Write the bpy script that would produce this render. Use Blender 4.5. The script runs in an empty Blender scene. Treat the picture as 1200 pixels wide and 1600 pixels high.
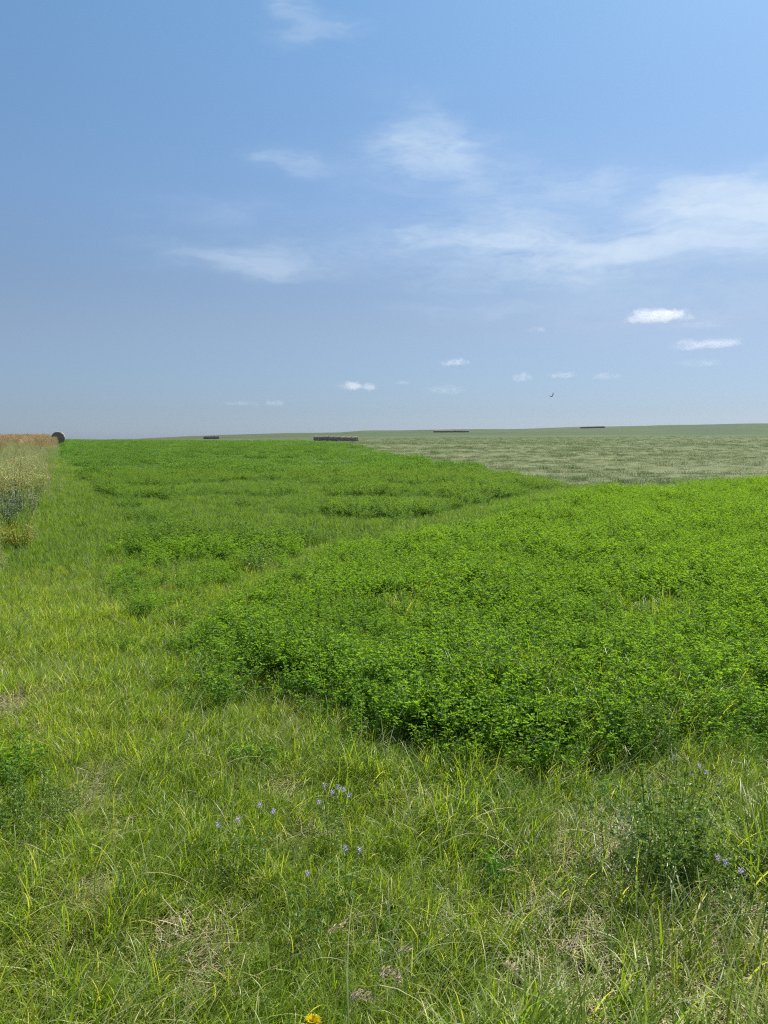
import bpy, math, random
import numpy as np
from mathutils import Vector, Matrix
R = math.radians
random.seed(7); rng = np.random.default_rng(11)
scene = bpy.context.scene
COL = scene.collection

# ------------------------------------------------------------------ camera
EYE = 1.65
FOV = 66.0
FPX = 800 / math.tan(R(FOV / 2))          # focal length in photo pixels (1600 high)
HOR = 690.0                               # eye level row in the photo
PITCH = math.atan((800 - HOR) / FPX)
cd = bpy.data.cameras.new('camera'); cam = bpy.data.objects.new('camera', cd); COL.objects.link(cam)
cd.sensor_fit = 'VERTICAL'; cd.angle_y = R(FOV); cd.clip_start = 0.05; cd.clip_end = 40000
cam.location = (0, 0, EYE); cam.rotation_euler = (R(90) - PITCH, 0, 0)
scene.camera = cam
scene.render.resolution_x = 768; scene.render.resolution_y = 1024

def ray(u, v):
    """world direction through a photo pixel"""
    a, b = (u - 600) / FPX, (800 - v) / FPX
    c, s = math.cos(PITCH), math.sin(PITCH)
    return Vector((a, c + b * s, -s + b * c))

# ------------------------------------------------------------------ light
SUN_EL, SUN_AZ = 52.0, 42.0               # degrees above the horizon, clockwise from the view direction
scene.view_settings.view_transform = 'Standard'; scene.view_settings.look = 'None'
scene.view_settings.exposure = 0.85; scene.view_settings.gamma = 1.0
sd = bpy.data.lights.new('sun', 'SUN'); sun = bpy.data.objects.new('sun', sd); COL.objects.link(sun)
sd.energy = 4.8; sd.angle = R(0.6); sd.color = (1.0, 0.955, 0.87)
sdir = Vector((math.sin(R(SUN_AZ)) * math.cos(R(SUN_EL)), math.cos(R(SUN_AZ)) * math.cos(R(SUN_EL)), math.sin(R(SUN_EL))))
sun.rotation_euler = sdir.to_track_quat('Z', 'Y').to_euler()
sun.location = (30, 30, 60)

class NT:
    """small node-tree helper"""
    def __init__(s, tree): s.t = tree; s.n = tree.nodes; s.l = tree.links
    def new(s, typ, **kw):
        n = s.n.new(typ)
        for k, v in kw.items(): setattr(n, k, v)
        return n
    def put(s, sock, v):
        if isinstance(v, bpy.types.NodeSocket): s.l.new(v, sock)
        elif v is not None: sock.default_value = v
    def math(s, op, a, b=None, c=None, clamp=False):
        n = s.new('ShaderNodeMath', operation=op, use_clamp=clamp)
        for i, v in enumerate((a, b, c)):
            if v is not None: s.put(n.inputs[i], v)
        return n.outputs[0]
    def vmath(s, op, a, b=None, scale=None):
        n = s.new('ShaderNodeVectorMath', operation=op)
        s.put(n.inputs[0], a)
        if b is not None: s.put(n.inputs[1], b)
        if scale is not None: s.put(n.inputs['Scale'], scale)
        return n.outputs[0]
    def noise(s, vec, scale, detail=3.0, rough=0.55, dist=0.0, out='Fac'):
        n = s.new('ShaderNodeTexNoise')
        s.put(n.inputs['Vector'], vec); n.inputs['Scale'].default_value = scale
        n.inputs['Detail'].default_value = detail; n.inputs['Roughness'].default_value = rough
        n.inputs['Distortion'].default_value = dist
        return n.outputs[out]
    def mix(s, f, a, b, blend='MIX'):
        n = s.new('ShaderNodeMix', data_type='RGBA', blend_type=blend)
        s.put(n.inputs[0], f); s.put(n.inputs[6], a); s.put(n.inputs[7], b)
        return n.outputs[2]
    def remap(s, v, a, b, c=0.0, d=1.0, smooth=False):
        n = s.new('ShaderNodeMapRange'); n.interpolation_type = 'SMOOTHSTEP' if smooth else 'LINEAR'
        s.put(n.inputs[0], v)
        for i, x in enumerate((a, b, c, d)): s.put(n.inputs[i + 1], x)
        return n.outputs[0]
    def comb(s, x, y, z):
        n = s.new('ShaderNodeCombineXYZ')
        for i, v in enumerate((x, y, z)): s.put(n.inputs[i], v)
        return n.outputs[0]
    def sep(s, v):
        n = s.new('ShaderNodeSeparateXYZ'); s.put(n.inputs[0], v); return n.outputs

# ------------------------------------------------------------------ sky
SKY_STRENGTH = 0.0505
world = bpy.data.worlds.new('World'); scene.world = world; world.use_nodes = True
W = NT(world.node_tree); W.n.clear()
sky = W.new('ShaderNodeTexSky', sky_type='NISHITA', sun_disc=False)
sky.sun_elevation = R(SUN_EL); sky.sun_rotation = R(SUN_AZ)
sky.altitude = 300; sky.air_density = 1.0; sky.dust_density = 0.8; sky.ozone_density = 2.5
gen = W.new('ShaderNodeTexCoord').outputs['Generated']
dx, dy, dz = W.sep(gen)
az = W.math('ARCTAN2', dx, dy)
el = W.math('ARCSINE', dz)
# high thin cirrus: long streaks, placed by compass direction and height above the horizon
flat = W.comb(W.math('MULTIPLY', az, 3.0), W.math('MULTIPLY', el, 9.0), 0.0)
wob = W.noise(flat, 1.7, 4, 0.6, out='Color')
wob = W.vmath('SCALE', W.vmath('SUBTRACT', wob, (0.5, 0.5, 0.5)), scale=1.0)
wx, wy, _ = W.sep(wob)
azw = W.math('MULTIPLY_ADD', wx, 0.30, az)
elw = W.math('MULTIPLY_ADD', wy, 0.075, el)
fib = W.noise(W.comb(W.math('MULTIPLY', azw, 6.0), W.math('MULTIPLY', elw, 30.0), 3.0), 1.6, 6, 0.62, 0.5)
fib2 = W.noise(W.comb(W.math('MULTIPLY', az, 14.0), W.math('MULTIPLY', el, 38.0), 9.0), 1.5, 5, 0.65, 0.8)
total = None
CIRRUS = [  # photo u, v, half widths in degrees (across, up), tilt, strength
    (665, 245, 4.6, 1.4, -0.10, 0.40), (690, 215, 3.2, 1.6, -0.35, 0.30), (620, 225, 2.4, 0.8, -0.2, 0.35), (465, 258, 2.2, 0.6, -0.12, 0.28),
    (890, 283, 4.4, 0.75, 0.0, 0.36), (960, 288, 1.4, 0.5, 0.0, 0.25), (1165, 312, 4.4, 1.2, 0.02, 2.1), (1205, 285, 2.4, 0.7, 0.1, 0.6),
    (770, 381, 5.5, 0.65, 0.0, 0.85), (960, 388, 8.0, 1.1, 0.05, 0.62), (1120, 376, 6.5, 0.8, -0.05, 0.6), (800, 335, 3.8, 1.0, 0.0, 0.30),
    (405, 385, 3.2, 0.6, 0.0, 0.24), (385, 408, 3.8, 0.55, -0.06, 0.30), (520, 392, 5.0, 0.6, 0.0, 0.16), (520, 47, 1.7, 0.7, 0.1, 0.24),
    (455, 8, 1.8, 0.9, -0.2, 0.30), (840, 420, 7, 1.0, 0, 0.25), (980, 360, 13, 3.0, 0.0, 0.20), (1050, 470, 11, 2.2, 0.0, 0.16), (700, 310, 8, 3.0, 0.0, 0.08), (420, 400, 7, 1.6, 0.0, 0.06), (350, 325, 4.0, 0.8, -0.05, 0.12), (720, 483, 4.5, 0.5, 0.0, 0.14),
]
for (u, v, sa, se, tilt, amp) in CIRRUS:
    d = ray(u, v).normalized()
    a0, e0 = math.atan2(d.x, d.y), math.asin(d.z)
    da = W.math('SUBTRACT', azw, a0)
    de = W.math('MULTIPLY_ADD', da, -tilt, W.math('SUBTRACT', elw, e0))
    qa = W.math('POWER', W.math('ABSOLUTE', W.math('DIVIDE', da, R(sa))), 2.0)
    qe = W.math('POWER', W.math('ABSOLUTE', W.math('DIVIDE', de, R(se))), 2.0)
    g = W.math('MULTIPLY', W.math('EXPONENT', W.math('MULTIPLY', W.math('ADD', qa, qe), -1.0)), amp)
    total = g if total is None else W.math('ADD', total, g)
tex = W.remap(W.math('MULTIPLY_ADD', fib2, 0.45, W.math('MULTIPLY', fib, 0.75)), 0.38, 0.74, 0.08, 1.40)
veil = W.math('MULTIPLY', total, tex)
veil = W.math('MULTIPLY', W.math('SUBTRACT', 1.0, W.math('EXPONENT', W.math('MULTIPLY', veil, -1.05))), 0.92)
cirrus_col = (7.6, 9.0, 10.6, 1)
# hazy summer air: the low sky is greyer and dimmer than the clean sky model
rampn = W.new('ShaderNodeValToRGB'); W.put(rampn.inputs[0], W.math('DIVIDE', el, R(40), clamp=True))
cr = rampn.color_ramp; cr.elements[0].position = 0.0; cr.elements[1].position = 0.70
for e, c in ((cr.elements[0], (0.70, 0.86, 1.36, 1)), (cr.elements[1], (1.16, 1.50, 1.55, 1))): e.color = c
for pos_, c in ((0.055, (0.65, 0.775, 1.08, 1)), (0.112, (0.745, 0.825, 1.03, 1)), (0.20, (0.93, 0.91, 0.99, 1)), (0.28, (0.97, 1.00, 1.05, 1)), (0.40, (1.08, 1.20, 1.27, 1))):
    e = cr.elements.new(pos_); e.color = c
skycol = W.mix(1.0, sky.outputs[0], rampn.outputs[0], 'MULTIPLY')
final = W.mix(veil, skycol, cirrus_col)
bg = W.new('ShaderNodeBackground'); W.put(bg.inputs[0], final); bg.inputs[1].default_value = SKY_STRENGTH
W.l.new(bg.outputs[0], W.new('ShaderNodeOutputWorld').inputs[0])

# ------------------------------------------------------------------ helpers
def tag(o, label=None, cat=None, group=None, kind=None):
    for k, v in (('label', label), ('category', cat), ('group', group), ('kind', kind)):
        if v: o[k] = v
    return o

def link(name, mesh, mat=None, parent=None, loc=(0, 0, 0), rot=(0, 0, 0)):
    o = bpy.data.objects.new(name, mesh); COL.objects.link(o)
    if mat is not None and mesh is not None and not mesh.materials: mesh.materials.append(mat)
    if parent is not None: o.parent = parent
    o.location = loc; o.rotation_euler = rot
    return o

def empty(name, loc, rz=0):
    o = bpy.data.objects.new(name, None); COL.objects.link(o); o.empty_display_size = 0.1
    o.location = loc; o.rotation_euler = (0, 0, rz); return o

def vnoise(x, y, seed=0):
    """smooth value noise, 0..1"""
    xi, yi = np.floor(x).astype(np.int64), np.floor(y).astype(np.int64)
    fx, fy = x - xi, y - yi
    fx, fy = fx * fx * (3 - 2 * fx), fy * fy * (3 - 2 * fy)
    def h(i, j):
        n = (i * 374761393 + j * 668265263 + seed * 974634777) & 0xFFFFFFFF
        n = ((n ^ (n >> 13)) * 1274126177) & 0xFFFFFFFF
        return ((n ^ (n >> 16)) & 0xFFFF) / 65535.0
    return (h(xi, yi) * (1 - fx) + h(xi + 1, yi) * fx) * (1 - fy) + (h(xi, yi + 1) * (1 - fx) + h(xi + 1, yi + 1) * fx) * fy

def fbm(x, y, s, seed=0, octv=4):
    x = np.asarray(x, float); y = np.asarray(y, float)
    r = 0; a = 0.5; t = 0
    for k in range(octv):
        r = r + a * vnoise(x * s + 17.3 * k, y * s - 9.1 * k, seed + k); t += a; a *= 0.5; s *= 2.03
    return r / t

def sstep(a, b, x):
    t = np.clip((np.asarray(x, float) - a) / (b - a), 0, 1); return t * t * (3 - 2 * t)

# ------------------------------------------------------------------ the lie of the land
SKY_U = np.array([-900, 0, 105, 215, 300, 450, 530, 565, 700, 800, 900, 1050, 1170, 1300, 2200])
SKY_V = np.array([691, 690, 689, 686, 681.5, 677, 675.5, 673, 671.5, 671, 667, 664, 661.5, 661.5, 664])
def strip_x(y):
    """x of the edge between the grass and the weedy fence line"""
    y = np.asarray(y, float)
    return np.where(y < 28, -5.3 - 0.372 * (y - 11.3), -11.5 - 0.412 * (y - 28))

def height(x, y):
    x = np.asarray(x, float); y = np.asarray(y, float)
    d = np.hypot(x, y)
    front = np.maximum(y, 0.15 * d + 1e-6)
    u = np.clip(600 + FPX * x / front, -900, 2200)
    z = 1.30 * sstep(28, 125, front) + 0.35 * sstep(110, 230, front)
    z = z + 0.20 * sstep(330, 60, u) * sstep(60, 125, front) * (1 - sstep(135, 230, front))
    st = 220 - 90 * sstep(560, 740, u)
    t = np.clip((front - st) / (700 - st), 0, 1) ** (0.62 + 0.2 * sstep(560, 740, u))
    far = (HOR - np.interp(u, SKY_U, SKY_V)) * t / FPX * np.minimum(front, 700) - 0.0
    z = z + far
    z = z - 22 * sstep(720, 1400, front)
    z = z * sstep(-20, 12, y)
    n = (fbm(x, y, 0.9, 3) - 0.5) * 0.07 + (fbm(x, y, 0.12, 5) - 0.5) * 0.22 * sstep(4, 14, d)
    n = n + (fbm(x, y, 0.011, 8) - 0.5) * 1.6 * sstep(260, 420, d)
    berm = 0.30 * sstep(-0.3, 2.2, strip_x(y) - x) * sstep(8, 16, y)
    return z + n + berm

def ground_at(u, v, dz=0.0):
    """where the sight line through a photo pixel meets the ground raised by dz"""
    r = ray(u, v); y = 1.2
    last = EYE - dz - height(0, 0)
    while y < 720:
        x, z = r.x / r.y * y, EYE + r.z / r.y * y
        if z < float(height(x, y)) + dz: break
        y *= 1.004
    return x, y, float(height(x, y))

def ground_poly(pts, dz=0.0):
    return np.array([ground_at(u, v, dz)[:2] if len(p) == 2 else p[:2] for p in pts for (u, v) in [p[:2]]])

def inside(poly, x, y):
    r = np.zeros(len(x), bool); n = len(poly)
    for i in range(n):
        (x1, y1), (x2, y2) = poly[i], poly[(i + 1) % n]
        c = ((y1 > y) != (y2 > y)) & (x < (x2 - x1) * (y - y1) / (y2 - y1 + 1e-12) + x1)
        r ^= c
    return r

# outline of the dense near stand, of the patchy middle field and of the mown hay field, in ground metres
near_stand = ground_poly([(595, 1212), (690, 1226), (790, 1218), (860, 1206), (930, 1194), (1000, 1204), (1090, 1186), (1200, 1186), (1420, 1194),
                          (1700, 900), (1500, 745), (1200, 752), (1060, 762), (950, 770), (900, 772), (840, 785), (740, 808),
                          (650, 838), (540, 868), (455, 902), (425, 955), (310, 985), (228, 1012), (265, 1056), (330, 1098), (420, 1114), (500, 1130)])
mid_field = ground_poly([(185, 872), (265, 866), (340, 868), (420, 858), (480, 846), (590, 828), (700, 806), (800, 788), (880, 768), (790, 743), (690, 726), (600, 709)], 0.0)
CREST = [(-4.3, 97), (-7.8, 120), (-13.6, 140), (-36, 165), (-62, 200)]
mid_field = np.vstack([mid_field, CREST, [(-95, 232), (-110, 230), (-53, 125), (-30, 70)], ground_poly([(112, 722), (150, 760), (200, 800), (215, 830)])])
mown = ground_poly([(1500, 745), (1200, 752), (1060, 762), (950, 768), (910, 764), (880, 756), (790, 742), (690, 726), (600, 709)])
mown = np.vstack([mown, CREST, [(-95, 234), (-150, 270), (-420, 700), (600, 700), (400, 200)]])

# ------------------------------------------------------------------ materials
def leaf_material(name, dark, light, trans, noise_scale=0.35, tr=0.38, rough=0.45, spec=0.35, dry=None, big=0.06):
    """leaf with base and see-through colour; dry = colour of withered patches met here and there"""
    m = bpy.data.materials.new(name); m.use_nodes = True
    T = NT(m.node_tree); T.n.clear()
    pos = T.new('ShaderNodeNewGeometry').outputs['Position']
    rnd = T.new('ShaderNodeObjectInfo').outputs['Random']
    tint = T.new('ShaderNodeAttribute', attribute_name='tint').outputs['Color']
    n1 = T.remap(T.noise(pos, noise_scale, 4), 0.3, 0.7)
    n2 = T.remap(T.noise(pos, big, 3), 0.35, 0.65)
    f = T.math('ADD', T.math('MULTIPLY', rnd, 0.35), T.math('MULTIPLY_ADD', n1, 0.35, T.math('MULTIPLY', n2, 0.30)))
    c = T.mix(f, dark + (1,), light + (1,))
    if dry:
        wilt = T.math('MULTIPLY', T.remap(T.noise(pos, 1.5, 4, 0.6), 0.50, 0.66), T.math('MULTIPLY_ADD', rnd, 0.7, 0.15))
        c = T.mix(wilt, c, dry + (1,))
    c = T.mix(1.0, c, tint, 'MULTIPLY')
    tc = T.mix(1.0, T.mix(f, tuple(x * 0.8 for x in trans) + (1,), trans + (1,)), tint, 'MULTIPLY')
    p = T.new('ShaderNodeBsdfPrincipled'); T.put(p.inputs['Base Color'], c)
    p.inputs['Roughness'].default_value = rough; p.inputs['Specular IOR Level'].default_value = spec
    t = T.new('ShaderNodeBsdfTranslucent'); T.put(t.inputs[0], tc)
    mx = T.new('ShaderNodeMixShader'); mx.inputs[0].default_value = tr
    T.l.new(p.outputs[0], mx.inputs[1]); T.l.new(t.outputs[0], mx.inputs[2])
    T.l.new(mx.outputs[0], T.new('ShaderNodeOutputMaterial').inputs[0])
    return m

M_ALFALFA = leaf_material('alfalfa_leaf', (0.044, 0.114, 0.015), (0.092, 0.194, 0.020), (0.250, 0.490, 0.018), 0.5, tr=0.45, rough=0.5, spec=0.2)
M_ALFALFA_FAR = leaf_material('alfalfa_far_leaf', (0.046, 0.110, 0.024), (0.092, 0.182, 0.032), (0.215, 0.405, 0.032), 0.18, tr=0.42, spec=0.15, big=0.03)
M_GRASS = leaf_material('grass_blade', (0.084, 0.150, 0.018), (0.200, 0.278, 0.024), (0.355, 0.515, 0.016), 0.9, tr=0.42, rough=0.42, spec=0.35, dry=(0.25, 0.26, 0.05), big=0.6)
M_MEADOW = leaf_material('meadow_blade', (0.078, 0.150, 0.026), (0.150, 0.240, 0.036), (0.280, 0.440, 0.026), 0.4, tr=0.40, rough=0.5, spec=0.22, big=0.08)
M_STRAW = leaf_material('dry_straw', (0.26, 0.215, 0.12), (0.50, 0.43, 0.26), (0.40, 0.32, 0.17), 2.0, tr=0.2, rough=0.5, spec=0.3)
M_STUBBLE = leaf_material('hay_stubble', (0.155, 0.195, 0.078), (0.245, 0.255, 0.125), (0.22, 0.25, 0.09), 0.3, tr=0.2, rough=0.6, spec=0.2)
M_TALLDRY = leaf_material('tall_dry_grass', (0.46, 0.34, 0.17), (0.66, 0.51, 0.28), (0.56, 0.41, 0.19), 0.25, tr=0.25, rough=0.6, spec=0.2)
M_WEED = leaf_material('weed_leaf', (0.19, 0.22, 0.085), (0.40, 0.42, 0.19), (0.42, 0.46, 0.15), 0.5, tr=0.28, rough=0.6, spec=0.2)
M_SHRUB = leaf_material('shrub_leaf', (0.18, 0.21, 0.06), (0.42, 0.42, 0.17), (0.5, 0.5, 0.12), 1.5, tr=0.3, rough=0.5, spec=0.3)
M_SAGE = leaf_material('sage_leaf', (0.14, 0.17, 0.12), (0.26, 0.29, 0.20), (0.18, 0.22, 0.10), 1.5, tr=0.2, rough=0.7, spec=0.2)
M_YELLOWWEED = leaf_material('yellow_weed_leaf', (0.14, 0.16, 0.02), (0.32, 0.30, 0.03), (0.36, 0.34, 0.02), 1.5, tr=0.3)
M_CLOVER = leaf_material('clover_leaf', (0.050, 0.115, 0.020), (0.100, 0.175, 0.028), (0.21, 0.37, 0.02), 2.0, tr=0.32)
M_STEM = leaf_material('green_stem', (0.06, 0.10, 0.03), (0.09, 0.14, 0.04), (0.1, 0.16, 0.03), 2.0, tr=0.1)
M_PURPLE = leaf_material('purple_petal', (0.30, 0.28, 0.43), (0.44, 0.41, 0.56), (0.33, 0.31, 0.46), 9.0, tr=0.3)
M_DANDELION = leaf_material('yellow_petal', (0.62, 0.51, 0.006), (0.70, 0.59, 0.008), (0.58, 0.49, 0.005), 9.0, tr=0.25)
M_SEED = leaf_material('seed_head', (0.36, 0.29, 0.18), (0.50, 0.42, 0.28), (0.40, 0.31, 0.18), 9.0, tr=0.2)

def ground_material():
    m = bpy.data.materials.new('ground_soil_and_hay'); m.use_nodes = True
    T = NT(m.node_tree); T.n.clear()
    pos = T.new('ShaderNodeNewGeometry').outputs['Position']
    px, py, pz = T.sep(pos)
    mask = T.new('ShaderNodeAttribute', attribute_name='cover').outputs['Color']
    cm = T.new('ShaderNodeSeparateColor'); T.put(cm.inputs[0], mask)
    mownf, cropf, bare = cm.outputs[0], cm.outputs[1], cm.outputs[2]
    fine = T.noise(pos, 22, 6, 0.7); med = T.noise(pos, 3.1, 5, 0.6); broad = T.noise(pos, 0.05, 4, 0.6)
    # soil with thatch near
    soil = T.mix(T.remap(fine, 0.35, 0.68), (0.032, 0.026, 0.016, 1), (0.15, 0.12, 0.066, 1))
    mossy = T.mix(T.remap(med, 0.35, 0.65), (0.03, 0.045, 0.012, 1), (0.06, 0.075, 0.022, 1))
    near = T.mix(T.remap(T.math('ADD', med, bare), 0.45, 0.8), mossy, soil)
    # mown hay: streaky straw over green regrowth
    sv = T.comb(T.math('MULTIPLY', px, 0.25), T.math('MULTIPLY', py, 0.9), 0.0)
    streak = T.noise(sv, 1.1, 6, 0.68, 0.6)
    clump = T.noise(pos, 1.8, 6, 0.7)
    hay = T.mix(T.remap(streak, 0.32, 0.66), (0.120, 0.150, 0.064, 1), (0.165, 0.178, 0.084, 1))
    hay = T.mix(T.remap(clump, 0.60, 0.78), hay, (0.095, 0.118, 0.048, 1))
    dist = T.vmath('LENGTH', pos)
    dn = T.new('ShaderNodeVectorMath', operation='LENGTH'); T.put(dn.inputs[0], pos); dist = dn.outputs['Value']
    green = T.mix(T.remap(broad, 0.35, 0.65), (0.056, 0.082, 0.030, 1), (0.080, 0.100, 0.040, 1))
    big = T.noise(pos, 0.012, 4, 0.55)
    green = T.mix(T.remap(big, 0.45, 0.62), green, (0.048, 0.078, 0.032, 1))
    hay = T.mix(T.remap(T.math('ADD', dist, T.math('MULTIPLY', T.math('SUBTRACT', broad, 0.5), 120)), 110, 420, smooth=True), hay, green)
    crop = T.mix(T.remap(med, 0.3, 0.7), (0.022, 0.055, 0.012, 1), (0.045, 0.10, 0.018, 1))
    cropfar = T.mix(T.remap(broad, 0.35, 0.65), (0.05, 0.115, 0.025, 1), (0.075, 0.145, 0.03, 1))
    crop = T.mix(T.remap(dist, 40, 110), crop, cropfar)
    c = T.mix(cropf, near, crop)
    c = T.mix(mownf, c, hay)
    p = T.new('ShaderNodeBsdfPrincipled'); T.put(p.inputs['Base Color'], c); p.inputs['Roughness'].default_value = 0.95
    p.inputs['Specular IOR Level'].default_value = 0.1
    b = T.new('ShaderNodeBump'); b.inputs['Strength'].default_value = 0.9; b.inputs['Distance'].default_value = 0.06
    T.put(b.inputs['Height'], T.math('ADD', fine, clump)); T.l.new(b.outputs[0], p.inputs['Normal'])
    T.l.new(p.outputs[0], T.new('ShaderNodeOutputMaterial').inputs[0])
    return m

# ------------------------------------------------------------------ ground sheet
BARE = [(1120, 1500, 0.50), (1040, 1590, 0.42), (1185, 1440, 0.34), (150, 1212, 0.22), (120, 1262, 0.22), (180, 1300, 0.16), (130, 1400, 0.22), (90, 1490, 0.18), (250, 1480, 0.20),
        (345, 1470, 0.16), (450, 1240, 0.16), (650, 1245, 0.14), (300, 1555, 0.13), (690, 1450, 0.10), (30, 1095, 0.5), (470, 1310, 0.14)]
BARE = [(ground_at(u, v, 0.03)[:2], r) for (u, v, r) in BARE]
BARE = [(c, r * (1.0 if k < 3 else 0.42)) for k, (c, r) in enumerate(BARE)]
def bare_at(x, y):
    b = np.zeros(len(x))
    for (c, r) in BARE:
        q = ((x - c[0]) ** 2 + ((y - c[1]) * 0.8) ** 2) / (r * r)
        b = np.maximum(b, np.exp(-q * 0.8))
    b = b * (0.45 + 0.9 * fbm(x, y, 5.0, 77))
    return b

def build_ground():
    na, nr = 420, 330
    rad = np.concatenate([[0.0], np.geomspace(0.6, 1480, nr)])
    # finer towards the front
    t = np.linspace(-1, 1, na, endpoint=False)
    ang = np.pi * (0.35 * t + 0.65 * t ** 3)
    rr, aa = np.meshgrid(rad[1:], ang, indexing='ij')
    x = np.concatenate([[0], (rr * np.sin(aa)).ravel()]); y = np.concatenate([[0], (rr * np.cos(aa)).ravel()])
    z = height(x, y)
    f = []
    for j in range(na): f.append((0, 1 + (j + 1) % na, 1 + j))
    for i in range(nr - 1):
        a = 1 + i * na; b = a + na
        for j in range(na):
            k = (j + 1) % na
            f.append((a + j, a + k, b + k, b + j))
    me = bpy.data.meshes.new('ground'); me.from_pydata(np.stack([x, y, z], 1).tolist(), [], f)
    me.polygons.foreach_set('use_smooth', [True] * len(me.polygons))
    wx = x + (fbm(x, y, 0.4, 21) - 0.5) * 2.0; wy = y + (fbm(x, y, 0.4, 22) - 0.5) * 2.0
    mm = (inside(mown, wx, wy) | (y > 235)) & (x > strip_x(y) - 4)
    cc = (inside(near_stand, x, y) | inside(mid_field, x, y)) & ~mm
    col = np.stack([mm, cc, bare_at(x, y) * 0.6, np.ones(len(x))], 1).astype(np.float32)
    at = me.color_attributes.new('cover', 'FLOAT_COLOR', 'POINT'); at.data.foreach_set('color', col.ravel())
    o = link('ground', me, ground_material()); tag(o, 'soil, crop ground and mown hay ground rolling up to the skyline', 'ground', kind='structure')
    if f and me.polygons[10].normal.z < 0: me.flip_normals()
build_ground()

# ------------------------------------------------------------------ plant shapes
class MB:
    def __init__(s): s.v, s.f, s.c, s.n = [], [], [], 0
    def add(s, verts, faces, col):
        k = s.n
        s.v.extend(verts); s.f.extend([tuple(i + k for i in q) for q in faces])
        s.c.extend([col] * len(verts)); s.n += len(verts)
    def mesh(s, name, mat, smooth=True):
        me = bpy.data.meshes.new(name); me.from_pydata([tuple(v) for v in s.v], [], s.f)
        a = me.color_attributes.new('tint', 'FLOAT_COLOR', 'POINT')
        a.data.foreach_set('color', np.array([(c[0], c[1], c[2], 1) for c in s.c], np.float32).ravel())
        if smooth: me.polygons.foreach_set('use_smooth', [True] * len(me.polygons))
        me.materials.append(mat); return me

def U(a, b): return random.uniform(a, b)
def tintc(v=0.25, warm=0.12):
    g = 1 + U(-v, v); w = U(-warm, warm)
    return (g * (1 + w), g, g * (1 - w))

def blade(mb, root, az, L, w, lean, bend, seg=5, col=(1, 1, 1), twist=0.0):
    """one grass blade: starts near upright, arches over along az"""
    h = np.array([math.sin(az), math.cos(az), 0.0]); side = np.array([math.cos(az + twist), -math.sin(az + twist), 0.0])
    p = np.array(root, float); ang = lean; v = []
    for i in range(seg + 1):
        t = i / seg
        ww = w * (0.75 + 0.6 * t - 1.33 * t * t) if i < seg else w * 0.04
        v.append(p - side * ww * 0.5); v.append(p + side * ww * 0.5)
        p = p + (h * math.sin(ang) + np.array([0, 0, 1.0]) * math.cos(ang)) * (L / seg)
        ang += bend / seg * (0.6 + 0.9 * t)
    mb.add(v, [(2 * i, 2 * i + 1, 2 * i + 3, 2 * i + 2) for i in range(seg)], col)

def tuft(n, r, L, w, wind=0.6, lean=(0.05, 0.5), bend=(0.3, 1.9), drym=0.13, seg=5):
    mb = MB()
    for _ in range(n):
        a, q = U(0, 2 * math.pi), r * math.sqrt(U(0, 1))
        az = random.gauss(math.pi / 2, 1.0) if random.random() < wind else U(0, 2 * math.pi)
        c = tintc()
        if random.random() < drym: q_ = U(.8, 1.2); c = (2.5 * q_, 1.75 * q_, 5.5 * q_)
        blade(mb, (q * math.cos(a), q * math.sin(a), -0.01), az, L * U(0.45, 1.1), w * U(0.7, 1.3), U(*lean), U(*bend), seg, c, U(-.5, .5))
    return mb

def straw_mat(n, r, L, w):
    mb = MB()
    for _ in range(n):
        a, q = U(0, 2 * math.pi), r * math.sqrt(U(0, 1))
        blade(mb, (q * math.cos(a), q * math.sin(a), U(0.0, 0.06)), random.gauss(1.9, 0.9), L * U(0.4, 1.1), w * U(.7, 1.3), U(1.2, 1.6), U(-.3, .45), 3, tintc(0.35, 0.1), U(-.3, .3))
    return mb

def leaflet(mb, b, d, up, L, w, col, fold=0.25):
    """one leaflet folded along its midrib, from b along d"""
    s = np.cross(d, up); s = s / (np.linalg.norm(s) + 1e-9); nrm = np.cross(s, d)
    m = b + d * L * 0.58; t = b + d * L - nrm * L * 0.10
    mb.add([b, m + s * w * 0.5 + nrm * w * fold, t, m - s * w * 0.5 + nrm * w * fold], [(0, 1, 2), (0, 2, 3)], col)

def unit(v): return v / (np.linalg.norm(v) + 1e-9)

def trifoliate(mb, p, d, L, col, w=0.46):
    up = unit(np.array([U(-.38, .38), U(-.38, .38), 1.0]))
    s = unit(np.cross(d, up))
    for k, f in ((0, 1.0), (1, .92), (-1, .92)):
        dd = unit(d + s * k * 1.25 + up * U(-.15, .25))
        g = U(0.8, 1.2)
        leaflet(mb, p, dd, up, L * f * U(.85, 1.1), L * w * U(.85, 1.15), (col[0] * g, col[1] * g, col[2] * g))

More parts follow.
